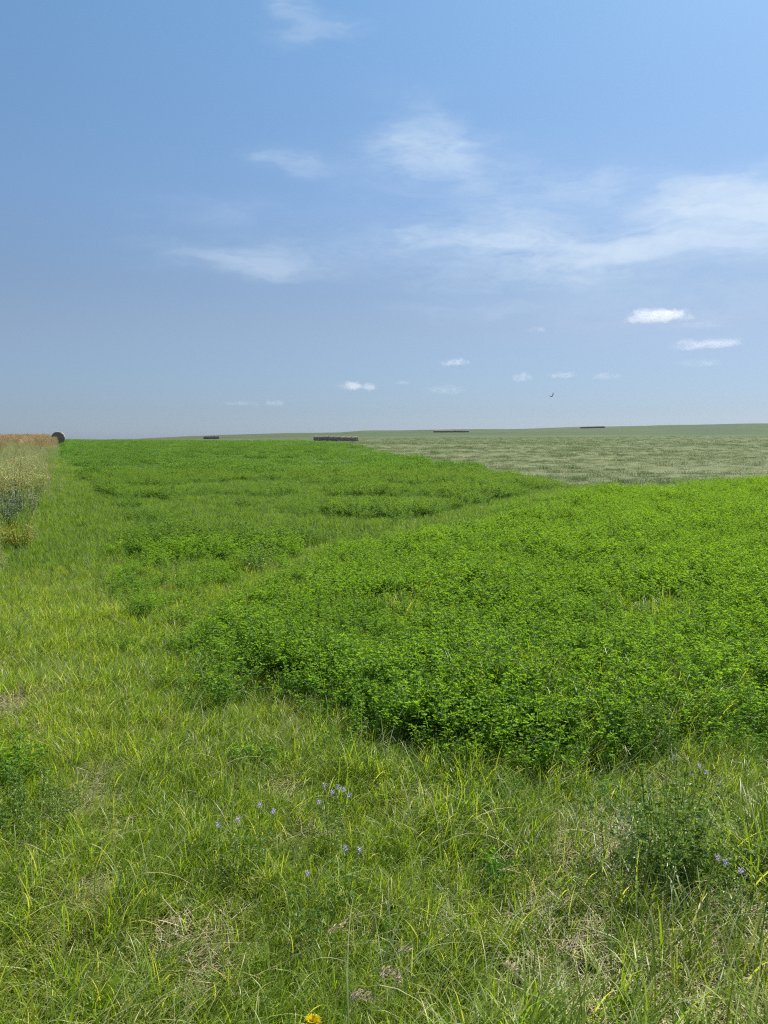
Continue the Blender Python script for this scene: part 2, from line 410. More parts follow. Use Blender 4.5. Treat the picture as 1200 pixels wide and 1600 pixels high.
def alfalfa_stem(mb, root, az, lean, H, nodes, L, lo=0.15):
    h = np.array([math.sin(az), math.cos(az), 0.0]); p = np.array(root, float); ang = lean * 0.4; pts = [p]
    for i in range(6):
        p = p + (h * math.sin(ang) + np.array([0, 0, 1.0]) * math.cos(ang)) * H / 6; ang += lean * 0.2; pts.append(p)
    pts = np.array(pts)
    sd = np.array([math.cos(az), -math.sin(az), 0]) * 0.0014
    v = []
    for q in pts: v += [q - sd, q + sd]
    mb.add(v, [(2 * i, 2 * i + 1, 2 * i + 3, 2 * i + 2) for i in range(6)], (.8, .8, .8))
    base = tintc(0.16, 0.10)
    for k in range(nodes):
        t = lo + (1 - lo) * (k + 0.5) / nodes; t = t ** 0.8
        i = min(int(t * 6), 5); q = pts[i] + (pts[i + 1] - pts[i]) * (t * 6 - i)
        a = k * 2.4 + U(-.5, .5) + az
        d = unit(np.array([math.sin(a), math.cos(a), U(-0.1, 0.6)]))
        young = t ** 2
        col = tuple(b * c for b, c in zip(base, (1 + 0.35 * young, 1 + 0.18 * young, 1)))
        q2 = q + d * L * U(0.5, 1.3) * (1.15 - 0.5 * t)
        trifoliate(mb, q2, unit(d + np.array([0, 0, U(-.4, .2)])), L * (1.1 - 0.25 * t), col)
    top = pts[-1]; col = (base[0] * 1.4, base[1] * 1.2, base[2])
    for k in range(4):
        a = U(0, 6.3); d = unit(np.array([math.sin(a), math.cos(a), U(.6, 1.6)]))
        trifoliate(mb, top + d * 0.006, d, L * 0.75, col)
    return top

def alfalfa_clump(stems=7, H=0.42, nodes=11, L=0.025, r=0.06, spread=0.75):
    mb = MB()
    for k in range(stems):
        a = U(0, 6.3); q = r * math.sqrt(U(0, 1))
        alfalfa_stem(mb, (q * math.sin(a), q * math.cos(a), 0), a + U(-.6, .6), U(0.1, spread), H * U(.75, 1.1), nodes, L * U(.85, 1.15))
    return mb

def crop_patch(r, H, n, L):
    """a piece of closed canopy for the distance: leaves in a lumpy layer"""
    mb = MB(); lumps = [(U(-r, r), U(-r, r), U(0.7, 1.1)) for _ in range(7)]
    for _ in range(n):
        a, q = U(0, 6.3), r * math.sqrt(U(0, 1)); x, y = q * math.cos(a), q * math.sin(a)
        top = max(hh * math.exp(-((x - lx) ** 2 + (y - ly) ** 2) / (0.16 * r * r + .01)) for lx, ly, hh in lumps) * 0.5 + 0.5
        z = H * top * (U(0.25, 1) ** 0.5) * (1 - 0.5 * (q / r) ** 4)
        a2 = U(0, 6.3); d = unit(np.array([math.sin(a2), math.cos(a2), U(-.2, .7)]))
        leaflet(mb, np.array([x, y, z]), d, unit(np.array([U(-.6, .6), U(-.6, .6), 1])), L * U(.7, 1.3), L * .6, tintc(.25, .1))
    return mb

# ------------------------------------------------------------------ scattering (stuff only)
def scatter(name, protos, P, rot, scl, idx, mat, label, cat):
    """one object of stuff: a cloud of points that carries instanced copies of the given plant meshes"""
    n = len(P)
    me = bpy.data.meshes.new(name); me.vertices.add(n); me.vertices.foreach_set('co', np.asarray(P, np.float32).ravel())
    for an, typ, key, val in (('rot', 'FLOAT_VECTOR', 'vector', rot), ('scl', 'FLOAT_VECTOR', 'vector', scl), ('pick', 'INT', 'value', idx)):
        a = me.attributes.new(an, typ, 'POINT')
        a.data.foreach_set(key, np.asarray(val, np.int32 if typ == 'INT' else np.float32).ravel())
    o = link(name, me); tag(o, label, cat, kind='stuff')
    g = bpy.data.node_groups.new(name + '_scatter', 'GeometryNodeTree')
    g.interface.new_socket('Geometry', in_out='INPUT', socket_type='NodeSocketGeometry')
    g.interface.new_socket('Geometry', in_out='OUTPUT', socket_type='NodeSocketGeometry')
    N, Lk = g.nodes, g.links
    gi, go = N.new('NodeGroupInput'), N.new('NodeGroupOutput')
    iop = N.new('GeometryNodeInstanceOnPoints'); iop.inputs['Pick Instance'].default_value = True
    g2i = N.new('GeometryNodeGeometryToInstance')
    for k, m in enumerate(reversed(protos)):
        po = bpy.data.objects.new(name + '_plant', m)           # shape only: never linked into the scene
        oi = N.new('GeometryNodeObjectInfo'); oi.inputs['Object'].default_value = po; oi.inputs['As Instance'].default_value = False
        Lk.new(oi.outputs['Geometry'], g2i.inputs[0])
    def attr(nm, t):
        a = N.new('GeometryNodeInputNamedAttribute'); a.data_type = t; a.inputs['Name'].default_value = nm; return a.outputs[0]
    e2r = N.new('FunctionNodeEulerToRotation'); Lk.new(attr('rot', 'FLOAT_VECTOR'), e2r.inputs[0])
    Lk.new(gi.outputs[0], iop.inputs['Points']); Lk.new(g2i.outputs[0], iop.inputs['Instance'])
    Lk.new(e2r.outputs[0], iop.inputs['Rotation']); Lk.new(attr('scl', 'FLOAT_VECTOR'), iop.inputs['Scale'])
    Lk.new(attr('pick', 'INT'), iop.inputs['Instance Index'])
    Lk.new(iop.outputs[0], go.inputs[0])
    md = o.modifiers.new('scatter', 'NODES'); md.node_group = g
    return o

def sector(dens, d0, d1, half=35.0):
    """random ground points in the viewing sector, DENS(d) per square metre"""
    edges = np.geomspace(d0, d1, 60); X, Y = [], []
    for a, b in zip(edges[:-1], edges[1:]):
        area = R(2 * half) / 2 * (b * b - a * a)
        n = rng.poisson(area * dens((a + b) / 2))
        d = np.sqrt(rng.uniform(a * a, b * b, n)); t = rng.uniform(-R(half), R(half), n)
        X.append(d * np.sin(t)); Y.append(d * np.cos(t))
    return np.concatenate(X), np.concatenate(Y)

def place(x, y, s, np_, zrot=None, tilt=0.12, wind=0.0, sz=None):
    n = len(x); P = np.stack([x, y, height(x, y)], 1)
    rz = rng.uniform(0, 2 * np.pi, n) if zrot is None else zrot
    rot = np.stack([rng.normal(0, tilt, n), rng.normal(0, tilt, n) + wind, rz], 1)
    sc = np.stack([s, s, s if sz is None else sz], 1)
    return P, rot, sc, rng.integers(0, np_, n)

def crop_density(x, y):
    """0..1: how fully alfalfa covers the ground"""
    wx = x + (fbm(x, y, 1.1, 31) - 0.5) * 0.9; wy = y + (fbm(x, y, 1.1, 32) - 0.5) * 0.9
    rad_ = 0.25 + 0.035 * np.hypot(x, y)
    frac = np.zeros(len(x))
    for q in range(8):
        frac += inside(near_stand, wx + rad_ * math.cos(q * .785), wy + rad_ * math.sin(q * .785)) / 8.0
    a = frac > 0.06
    k = frac ** 1.3
    gaps = fbm(x, y, 0.55, 33)
    k = np.where(a, np.where(gaps < 0.27, 0.4 * k, k), k)
    b = inside(mid_field, wx, wy) & ~a
    pat = fbm(x, y * 1.0, 0.33, 34)
    d = np.hypot(x, y)
    kb = np.clip(sstep(0.36, 0.56, pat) + sstep(22, 60, d) * 0.6, 0.15, 1)
    k = np.where(b, kb, k)
    band = inside(THIN_BAND, wx, wy) & ~a & ~b
    k = np.where(band, np.clip(0.42 + 0.6 * sstep(0.40, 0.62, fbm(x, y, 0.6, 36)), 0, 0.9), k)
    # wheel tracks crossing the field
    for (p, q) in TRACKS:
        dd = np.abs((q[0] - p[0]) * (p[1] - y) - (p[0] - x) * (q[1] - p[1])) / math.hypot(q[0] - p[0], q[1] - p[1])
        along = ((x - p[0]) * (q[0] - p[0]) + (y - p[1]) * (q[1] - p[1])) / ((q[0] - p[0]) ** 2 + (q[1] - p[1]) ** 2)
        k = np.where((dd < 0.45) & (along > -0.05) & (along < 1.05), k * 0.02, k)
    # strays in the grass by the stand
    stray = fbm(x, y, 0.8, 35)
    left = (~a) & (~b) & (~band) & (~inside(mown, x, y)) & (y > 5) & (x > strip_x(y) + 2)
    k = np.where(left, np.maximum(k, 0.45 * sstep(0.54, 0.68, stray)), k)
    return k
THIN_BAND = ground_poly([(250, 985), (320, 960), (425, 950), (455, 896), (540, 862), (650, 834), (840, 782), (890, 766), (800, 786), (700, 804), (590, 826), (480, 844), (420, 856), (340, 866), (260, 866), (200, 880), (190, 930)])
TRACKS = [(ground_at(620, 832)[:2], ground_at(880, 770)[:2]), (ground_at(700, 832)[:2], ground_at(905, 785)[:2]),]

# --- alfalfa
AL_NEAR = [alfalfa_clump(9, 0.31, 14, 0.0255, 0.07, 1.0).mesh('alfalfa_clump', M_ALFALFA, False) for _ in range(9)]
x, y = sector(lambda d: 70 if d < 8 else 70 * (8 / d) ** 0.95, 3.2, 42)
k = crop_density(x, y); keep = rng.uniform(0, 1, len(x)) < k; x, y, k = x[keep], y[keep], k[keep]
d = np.hypot(x, y)
relief = sstep(0.30, 0.66, fbm(x, y, 1.25, 41, 3)) * 0.6 + sstep(0.3, 0.7, fbm(x, y, 0.42, 42, 2)) * 0.4
s = rng.uniform(0.78, 1.10, len(x)) * (0.62 + 0.55 * relief) * (0.5 + 0.5 * np.clip(k, 0, 1)) * (0.98 + 0.25 * sstep(9, 30, d))
AL_MID = [m.copy() for m in AL_NEAR]
for m in AL_MID: m.materials[0] = M_ALFALFA_FAR
nearby = inside(near_stand, x, y) | (d < 12)
xm, ym, sm_ = x[~nearby], y[~nearby], s[~nearby]
scatter('alfalfa_patches', AL_MID, *place(xm, ym, sm_, len(AL_MID)), M_ALFALFA_FAR, 'looser dark green alfalfa patches with grass between, middle of the field', 'alfalfa')
x, y, s = x[nearby], y[nearby], s[nearby]
scatter('alfalfa_crop', AL_NEAR, *place(x, y, s, len(AL_NEAR)), M_ALFALFA, 'dense bright green leafy alfalfa standing in the near half of the field', 'alfalfa')
print('alfalfa near', len(x))
AL_FAR = [crop_patch(0.55, 0.36, 330, 0.06).mesh('alfalfa_patch', M_ALFALFA_FAR, False) for _ in range(6)]
x, y = sector(lambda d: 3.6 if d < 70 else 3.6 * (70 / d) ** 1.0, 38, 235)
k = crop_density(x, y); keep = (rng.uniform(0, 1, len(x)) < k) & (x > strip_x(y) + 0.5); x, y = x[keep], y[keep]
d = np.hypot(x, y)
s = rng.uniform(0.75, 1.2, len(x)) * (0.95 + 0.5 * sstep(70, 200, d))
sz = rng.uniform(0.6, 1.2, len(x)) * (0.45 + 1.1 * sstep(.3, .7, fbm(x, y, 0.3, 43)))
scatter('alfalfa_meadow', AL_FAR, *place(x, y, s, len(AL_FAR), sz=sz), M_ALFALFA_FAR, 'darker green alfalfa spreading over the far half of the field to its crest', 'alfalfa')
print('alfalfa far', len(x))

# --- verge grass
GR = [tuft(30, 0.06, 0.22, 0.0052).mesh('grass_tuft', M_GRASS) for _ in range(7)] + \
     [tuft(22, 0.07, 0.34, 0.0064, 0.8, (0.1, 0.6), (0.6, 2.2)).mesh('grass_tuft', M_GRASS) for _ in range(5)] + \
     [tuft(26, 0.06, 0.17, 0.0046, 0.4, (0.05, 0.9), (0.2, 1.6), 0.22).mesh('grass_tuft', M_GRASS) for _ in range(4)]
x, y = sector(lambda d: 980 if d < 4 else 980 * (4 / d) ** 0.8, 1.55, 14)
k = crop_density(x, y); b = bare_at(x, y)
cover = 0.70 + 0.30 * sstep(0.30, 0.5, fbm(x, y, 1.7, 51))
left = sstep(0.4, -1.0, x) * sstep(7, 3, y)
keep = (rng.uniform(0, 1, len(x)) < (1 - 0.80 * k) * (1 - 0.90 * np.clip(b * 1.3, 0, 1)) * cover * sstep(14, 8, np.hypot(x, y))); x, y = x[keep], y[keep]
longer = sstep(0.42, 0.62, fbm(x, y, 0.8, 52)) * (0.35 + 0.65 * sstep(-0.6, 0.5, x))
s = rng.uniform(0.55, 1.0, len(x)) * (0.72 + 0.55 * longer) * (1 - 0.38 * sstep(6, 12, np.hypot(x, y)))
P, rot, sc, idx = place(x, y, s, 1, zrot=rng.normal(0, 0.75, len(x)) + (fbm(x, y, 0.9, 53) - 0.5) * 3.0, tilt=0.14, wind=0.10)
r_ = rng.uniform(0, 1, len(x))
idx = np.where(r_ < 0.25 + 0.45 * longer, rng.integers(7, 12, len(x)), np.where(r_ < 0.82, rng.integers(0, 7, len(x)), rng.integers(12, 16, len(x))))
scatter('verge_grass', GR, P, rot, sc, idx, M_GRASS, 'long wind-bent green and yellowish grass of the verge in front', 'grass')
print('verge', len(x))

# --- field grass: left headland and the thin band across the crop
MG = [tuft(34, 0.13, 0.19, 0.0065, 0.6, drym=0.05, seg=4).mesh('meadow_tuft', M_MEADOW) for _ in range(7)]
x, y = sector(lambda d: 80 if d < 14 else 80 * (14 / d) ** 1.15, 7.5, 90)
k = crop_density(x, y)
keep = (rng.uniform(0, 1, len(x)) < (1 - 0.85 * k) * sstep(7, 13, np.hypot(x, y))) & ~inside(mown, x, y) & (x > strip_x(y) - 1.0); x, y = x[keep], y[keep]
d = np.hypot(x, y)
s = rng.uniform(0.6, 1.05, len(x)) * (0.75 + 0.5 * fbm(x, y, 0.4, 55)) * (1 + 0.8 * sstep(18, 60, d))
sz = np.minimum(s, rng.uniform(0.7, 1.15, len(x)))
scatter('meadow_grass', MG, *place(x, y, s, len(MG), zrot=rng.normal(0, 1.0, len(x)), sz=sz), M_MEADOW, 'shorter green grass of the headland left of the alfalfa', 'grass')
print('meadow', len(x))

# --- dry thatch on the bare spots and between the tufts
ST = [straw_mat(34, 0.10, 0.16, 0.0032).mesh('straw_mat', M_STRAW) for _ in range(6)]
x, y = sector(lambda d: 420 if d < 4 else 420 * (4 / d), 1.55, 8)
b = bare_at(x, y); k = crop_density(x, y)
keep = rng.uniform(0, 1, len(x)) < np.clip(1.2 * b + 0.07 * sstep(0.5, 0.68, fbm(x, y, 2.2, 57)), 0, 1) * (1 - k); x, y = x[keep], y[keep]
scatter('dry_thatch', ST, *place(x, y, rng.uniform(.6, 1.1, len(x)), len(ST), zrot=rng.normal(0, .9, len(x)), tilt=0.08), M_STRAW, 'flattened pale dry straw on bare spots of the verge', 'dry grass')

# --- long pale stalks arching through the verge
def stalks(n):
    mb = MB()
    for _ in range(n):
        a, q = U(0, 6.3), .12 * math.sqrt(U(0, 1))
        blade(mb, (q * math.cos(a), q * math.sin(a), 0), random.gauss(1.5, .8), U(.28, .46), U(.003, .0055), U(.2, .8), U(.7, 1.7), 6, tintc(.3, .1), U(-.5, .5))
    return mb
M_PALE = leaf_material('pale_blade', (0.30, 0.33, 0.14), (0.50, 0.47, 0.27), (0.42, 0.46, 0.15), 2.0, tr=0.3, rough=0.4, spec=0.4)
SK = [stalks(4).mesh('pale_stalk', M_PALE) for _ in range(5)]
x, y = sector(lambda d: 20 if d < 5 else 20 * (5 / d), 1.55, 10)
keep = (rng.uniform(0, 1, len(x)) < (0.25 + 0.75 * sstep(.42, .6, fbm(x, y, 1.3, 58))) * (1 - crop_density(x, y))); x, y = x[keep], y[keep]
scatter('pale_grass_stalks', SK, *place(x, y, rng.uniform(.6, 1.05, len(x)), len(SK), zrot=rng.normal(0, .6, len(x))), M_PALE, 'long pale withered stalks arching through the green verge grass', 'dry grass')

# --- mown hay field
def stubble_patch(r, n, H):
    mb = MB()
    for _ in range(n):
        a, q = U(0, 6.3), r * math.sqrt(U(0, 1)); flat_ = random.random() < 0.45
        g = tintc(.35, .1) if flat_ else (U(.5, .8), U(.75, 1.1), U(.4, .7))
        blade(mb, (q * math.cos(a), q * math.sin(a), U(0, .03) if flat_ else -.01), U(0, 6.3), (0.20 if flat_ else H) * U(.5, 1.2), 0.011, U(1.1, 1.6) if flat_ else U(0, .6), U(0, .6), 2, g)
    return mb
SB = [stubble_patch(0.5, 150, 0.11).mesh('stubble_patch', M_STUBBLE) for _ in range(5)]
x, y = sector(lambda d: 3.0 if d < 60 else 3.0 * (60 / d) ** 1.35, 20, 280)
keep = inside(mown, x, y) & (rng.uniform(0, 1, len(x)) < 0.25 + 0.75 * sstep(.35, .6, fbm(x * 0.5, y * 1.6, .25, 61))); x, y = x[keep], y[keep]
d = np.hypot(x, y)
scatter('hay_stubble', SB, *place(x, y, rng.uniform(.7, 1.2, len(x)) * (1 + .8 * sstep(60, 160, d)), len(SB), sz=np.where(rng.uniform(0, 1, len(x)) < .05, rng.uniform(1.8, 3.0, len(x)), rng.uniform(.4, 1.0, len(x)))), M_STUBBLE, 'cut stubble and pale straw of the mown hay field beyond the alfalfa', 'stubble')
print('stubble', len(x))

# --- weedy fence line on the left
def weed_clump(H, n):
    mb = MB()
    for _ in range(n):
        a, q = U(0, 6.3), 0.22 * math.sqrt(U(0, 1)); r0 = np.array([q * math.cos(a), q * math.sin(a), 0]); az, ln = U(0, 6.3), U(0, .35); hh = H * U(.55, 1.1)
        blade(mb, r0, az, hh, 0.008, ln, .3, 4, tintc(.3, .1))
        for _k in range(16):
            t = U(.15, 1); p = r0 + np.array([math.sin(az) * math.sin(ln), math.cos(az) * math.sin(ln), math.cos(ln)]) * hh * t
            a2 = U(0, 6.3); d = unit(np.array([math.sin(a2), math.cos(a2), U(0, 1)]))
            leaflet(mb, p, d, np.array([0, 0, 1.0]), U(.04, .09), .02, tintc(.35, .15))
    return mb
def drygrass_clump(H, n):
    mb = MB()
    for _ in range(n):
        a, q = U(0, 6.3), 0.25 * math.sqrt(U(0, 1)); az = random.gauss(1.6, 1); L = H * U(.6, 1.1); r0 = (q * math.cos(a), q * math.sin(a), 0)
        blade(mb, r0, az, L, .007, U(0, .25), U(.1, .5), 4, tintc(.3, .08))
        for _k in range(5):
            ln = U(0, .3); p = np.array(r0) + np.array([math.sin(az) * .15, math.cos(az) * .15, .97]) * L * U(.75, 1)
            leaflet(mb, p, unit(np.array([U(-1, 1), U(-1, 1), 1.5])), np.array([1.0, 0, 0]), .07, .022, tintc(.3, .1))
    return mb
WD = [weed_clump(0.75, 9).mesh('weed_clump', M_WEED) for _ in range(5)]
x, y = sector(lambda d: 9 if d < 22 else 9 * (22 / d) ** 1.1, 10, 105, 34)
off = strip_x(y) - x + (fbm(x, y, .7, 71) - .5) * 1.4
keep = (off > 0) & (off < 16) & (rng.uniform(0, 1, len(x)) < .35 + .65 * sstep(.35, .6, fbm(x, y, .5, 72))); x, y, off = x[keep], y[keep], off[keep]
s = rng.uniform(.5, 1.0, len(x)) * (.5 + .5 * sstep(0, 1.6, off)) * (.75 + .5 * fbm(x, y, .35, 73))
scatter('roadside_weeds', WD, *place(x, y, s, len(WD)), M_WEED, 'olive and grey weeds along the fence line at the left edge', 'weeds')
DG = [drygrass_clump(0.95, 26).mesh('dry_grass_clump', M_TALLDRY) for _ in range(4)]
x, y = sector(lambda d: 4.5, 12, 122, 34)
off = strip_x(y) - x
d = np.hypot(x, y)
dens = np.where(d > 84, 1.0, 0.05) * sstep(0.0, 1.2, off) * (off < 30)
keep = rng.uniform(0, 1, len(x)) < dens; x, y, d = x[keep], y[keep], d[keep]
scatter('tall_dry_grass', DG, *place(x, y, rng.uniform(.75, 1.1, len(x)) * np.where(d < 84, .6, 1.0), len(DG), tilt=.06), M_TALLDRY, 'tall tan dry grass on the rise in front of the lone bale', 'dry grass')

# ------------------------------------------------------------------ hay bales
def bale_material():
    m = bpy.data.materials.new('weathered_hay'); m.use_nodes = True
    T = NT(m.node_tree); T.n.clear()
    co = T.new('ShaderNodeTexCoord').outputs['Object']
    x, y, z = T.sep(co)
    rad = T.math('SQRT', T.math('ADD', T.math('MULTIPLY', y, y), T.math('MULTIPLY', z, z)))
    wave = T.math('SINE', T.math('MULTIPLY_ADD', T.noise(co, 3, 3), 5.0, T.math('MULTIPLY', rad, 60)))
    n = T.noise(T.comb(T.math('MULTIPLY', x, 6.0), y, z), 5, 5, 0.7)
    rnd = T.new('ShaderNodeObjectInfo').outputs['Random']
    c = T.mix(T.remap(n, .3, .7), (0.24, 0.19, 0.135, 1), (0.46, 0.38, 0.28, 1))
    c = T.mix(T.math('MULTIPLY', T.remap(wave, -1, 1), 0.35), c, (0.17, 0.13, 0.095, 1))
    c = T.mix(T.math('MULTIPLY', rnd, 0.4), c, (0.34, 0.31, 0.26, 1))
    p = T.new('ShaderNodeBsdfPrincipled'); T.put(p.inputs['Base Color'], c); p.inputs['Roughness'].default_value = 0.9; p.inputs['Specular IOR Level'].default_value = 0.15
    b = T.new('ShaderNodeBump'); b.inputs['Distance'].default_value = 0.03; T.put(b.inputs['Height'], T.math('ADD', n, wave)); T.l.new(b.outputs[0], p.inputs['Normal'])
    T.l.new(p.outputs[0], T.new('ShaderNodeOutputMaterial').inputs[0]); return m
M_BALE = bale_material()
def bale_mesh(seed, rad=0.80, half=0.73):
    """round bale lying on its side, axis along local x, origin on the ground below it"""
    ns = 40; prof = [(-half, 0.02), (-half - .02, .3), (-half, .62), (-half + .02, .72), (-half + .07, .785), (-half + .16, .80)]
    prof += [(-half + .16 + k * (2 * half - .32) / 6, .80) for k in range(1, 7)] + [(half - .07, .785), (half - .02, .72), (half, .62), (half + .02, .3), (half, .02)]
    v = []; f = []
    for (px, pr) in prof:
        for j in range(ns):
            a = 2 * math.pi * j / ns
            q = pr / .8 * rad * (1 + .035 * (float(fbm(np.array([math.cos(a) * 2 + seed * 7.0]), np.array([math.sin(a) * 2 + px * 2.2]), 1.0, seed)[0]) - .5) * 2)
            zz = q * math.cos(a)
            if zz < -0.62: zz = -0.62 - (zz + .62) * -.35
            v.append((px + .012 * math.sin(5 * a + seed), q * math.sin(a) * 1.02, zz + rad * .86))
    for i in range(len(prof) - 1):
        for j in range(ns):
            k = (j + 1) % ns; f.append((i * ns + j, i * ns + k, (i + 1) * ns + k, (i + 1) * ns + j))
    f.append(tuple(range(ns))); f.append(tuple((len(prof) - 1) * ns + j for j in reversed(range(ns))))
    me = bpy.data.meshes.new('hay_bale'); me.from_pydata(v, [], f); me.polygons.foreach_set('use_smooth', [True] * len(f)); me.materials.append(M_BALE)
    import bmesh
    bm = bmesh.new(); bm.from_mesh(me); bmesh.ops.recalc_face_normals(bm, faces=bm.faces); bm.to_mesh(me); bm.free()
    return me
BALES = [bale_mesh(k) for k in range(5)]
def add_bale(x, y, rz, label, group=None, k=0, dz=0.0):
    o = link('hay_bale', BALES[k % 5], None, None, (x, y, float(height(x, y)) - 0.03 + dz), (0, 0, rz))
    return tag(o, label, 'hay bale', group)
lone = add_bale((93.5 - 600) / FPX * 100, 100, R(109), 'single round bale standing behind the tall tan grass at the far left', None, 0, 0.22)
ORD = ['', 'second', 'third', 'fourth', 'fifth', 'sixth', 'seventh', 'eighth', 'ninth']
def row(u0, d0, u1, d1, n, labels, group):
    x0, y0, x1, y1 = (u0 - 600) / FPX * d0, d0, (u1 - 600) / FPX * d1, d1
    rz = math.atan2(y1 - y0, x1 - x0)
    for i in range(n):
        t = (i + .5) / n
        add_bale(x0 + (x1 - x0) * t + U(-.1, .1), y0 + (y1 - y0) * t + U(-.1, .1), rz + U(-.05, .05) + (math.pi if i % 2 else 0), labels(i, n), group, i)
def near_label(i, n):
    if i == 0: return 'dark round bale at the left end of the big bale row on the mown field'
    if i == n - 1: return 'dark round bale showing its round face at the right end of the big row'
    if i < n // 2: return ORD[i] + ' round bale from the left end of the big bale row'
    return ORD[n - 1 - i] + ' round bale from the right end of the big bale row'
row(492, 229, 559, 218, 8, near_label, 'round bales in the big row on the mown field')
def small_label(i, n):
    return ['dark round bale at the left end of the short row near the crop crest', 'second bale from the left in the short row near the crop crest', 'middle bale of the short row peeping over the crop crest',
            'second bale from the right in the short row near the crop crest', 'round bale at the right end of the short row near the crop crest'][i]
row(320, 375, 342.5, 360, 5, small_label, 'round bales in the short row beyond the crop crest')
row(677, 532, 732, 528, 16, lambda i, n: 'bale in the long thin dark row on the skyline, left of the bird', 'bales in the long row on the skyline')
row(905, 622, 943, 618, 13, lambda i, n: 'bale in the thin dark row on the hill crest, right of the bird', 'bales in the row on the hill crest')

# ------------------------------------------------------------------ bird
def build_bird():
    import bmesh
    bm = bmesh.new(); rings = []
    prof = [(-.15, .004, .03), (-.11, .012, .03), (-.06, .028, .030), (0, .040, .040), (.05, .038, .040), (.085, .022, .024), (.11, .024, .026), (.135, .014, .015), (.16, .003, .003)]
    for (yy, rz_, rx) in prof:
        rings.append([bm.verts.new((rx * math.cos(a), yy, rz_ * math.sin(a))) for a in [2 * math.pi * j / 8 + math.pi / 8 for j in range(8)]])
    side = {1: [], -1: []}
    for i in range(len(rings) - 1):
        for j in range(8):
            k = (j + 1) % 8; f = bm.faces.new((rings[i][j], rings[i + 1][j], rings[i + 1][k], rings[i][k]))
            if i in (3,) and j == 7: side[1].append(f)
            if i in (3,) and j == 3: side[-1].append(f)
    bm.faces.new(rings[0]); bm.faces.new(list(reversed(rings[-1])))
    for sg, dirs in ((1, [(.09, .02, .07), (.07, -.01, .09), (.04, -.05, .08)]), (-1, [(-.09, .02, .06), (-.08, -.02, .05), (-.06, -.06, .03)])):
        f = side[sg][0]
        for n, dv in enumerate(dirs):
            r = bmesh.ops.extrude_discrete_faces(bm, faces=[f]); f = r['faces'][0]
            c = f.calc_center_median()
            for vv in f.verts:
                o = vv.co - c; o.y *= (1.9, 1.0, .45)[n]; o.z *= (.45, .5, .5)[n]; o.x *= .6
                vv.co = c + o + Vector(dv)
    bmesh.ops.recalc_face_normals(bm, faces=bm.faces)
    me = bpy.data.meshes.new('bird'); bm.to_mesh(me); bm.free()
    m = bpy.data.materials.new('dark_feathers'); m.use_nodes = True
    T = NT(m.node_tree); p = m.node_tree.nodes['Principled BSDF']
    T.put(p.inputs['Base Color'], T.mix(T.noise(T.new('ShaderNodeTexCoord').outputs['Object'], 30, 3), (.012, .012, .014, 1), (.03, .028, .026, 1))); p.inputs['Roughness'].default_value = .7
    r = ray(861.5, 619.5); dd = 78
    o = link('bird', me, m, None, (r.x / r.y * dd, dd, EYE + r.z / r.y * dd), (R(10), R(-8), R(-55)))
    o.scale = (1.3, 1.3, 1.3)
    tag(o, 'small dark bird flying with raised wings above the mown field', 'bird')
build_bird()

# ------------------------------------------------------------------ single plants
def spot(u, v, h=0.0):
    x, y, z = ground_at(u, v, h); return (x, y, z)
def raceme(p, axis, n, L):
    """a purple flower head: small petals round the top of a stalk"""
    mb = MB()
    for k in range(n):
        t = k / n; a = k * 2.4; q = p + axis * L * t
        d = unit(np.array([math.sin(a), math.cos(a), U(.1, .7)]))
        g = U(.7, 1.3); leaflet(mb, q + d * .002, d, unit(np.array([U(-.3, .3), U(-.3, .3), 1])), .010 * (1.15 - .4 * t), .006, (g, g * U(.85, 1.05), g))
    return mb
def flowering_plant(u, v, heads, label, H=0.22, stems=5, scale=1.0):
    x, y, z = spot(u, v, H * 0.9)
    root = empty('flowering_alfalfa', (x, y, z), U(0, .5)); tag(root, label, 'wildflower', 'purple flowering plants in the verge')
    mb = MB(); tops = []
    for k in range(max(stems, heads)):
        a = 2 * math.pi * k / max(stems, heads) + U(-.4, .4)
        tops.append(alfalfa_stem(mb, (.02 * math.sin(a), .02 * math.cos(a), 0), a, U(.1, .32), H * U(.85, 1.12), 8, .017, .1))
    link('foliage', mb.mesh('foliage', M_CLOVER, False), None, root)
    for k in range(heads):
        ax = unit(np.array([U(-.3, .3), U(-.3, .3), 1.0]))
        st = MB(); p = tops[k]; blade(st, tuple(p - np.array([0, 0, .01])), U(0, 6), .05, .0025, .05, .1, 3, (1, 1, 1))
        hd = link('flower_head', raceme(p + np.array([0, 0, .03]), ax, 16, .022).mesh('flower_head', M_PURPLE, False), None, root)
        link('flower_stalk', st.mesh('flower_stalk', M_STEM), None, hd)
    return root
flowering_plant(516, 1264, 6, 'wild plant with the largest cluster of pale purple flowers in the verge', .25, 7)
flowering_plant(353, 1312, 2, 'purple flower farthest left in the verge, in short grass')
flowering_plant(402, 1300, 2, 'purple flowers between the farthest left bloom and the large purple cluster')
flowering_plant(536, 1352, 2, 'pair of purple flowers just below the large purple cluster')
flowering_plant(484, 1402, 1, 'lone purple flower low in the grass, nearest below the purple pair')
flowering_plant(1068, 1220, 2, 'purple flower at the edge of the crop above the dark bushy weed')
flowering_plant(1092, 1240, 2, 'purple flowers right of and behind the dark bushy weed')
flowering_plant(1132, 1394, 2, 'purple flowers just right of the foot of the dark bushy weed')
flowering_plant(1162, 1392, 1, 'purple flower nearest the straw patch at the right edge')

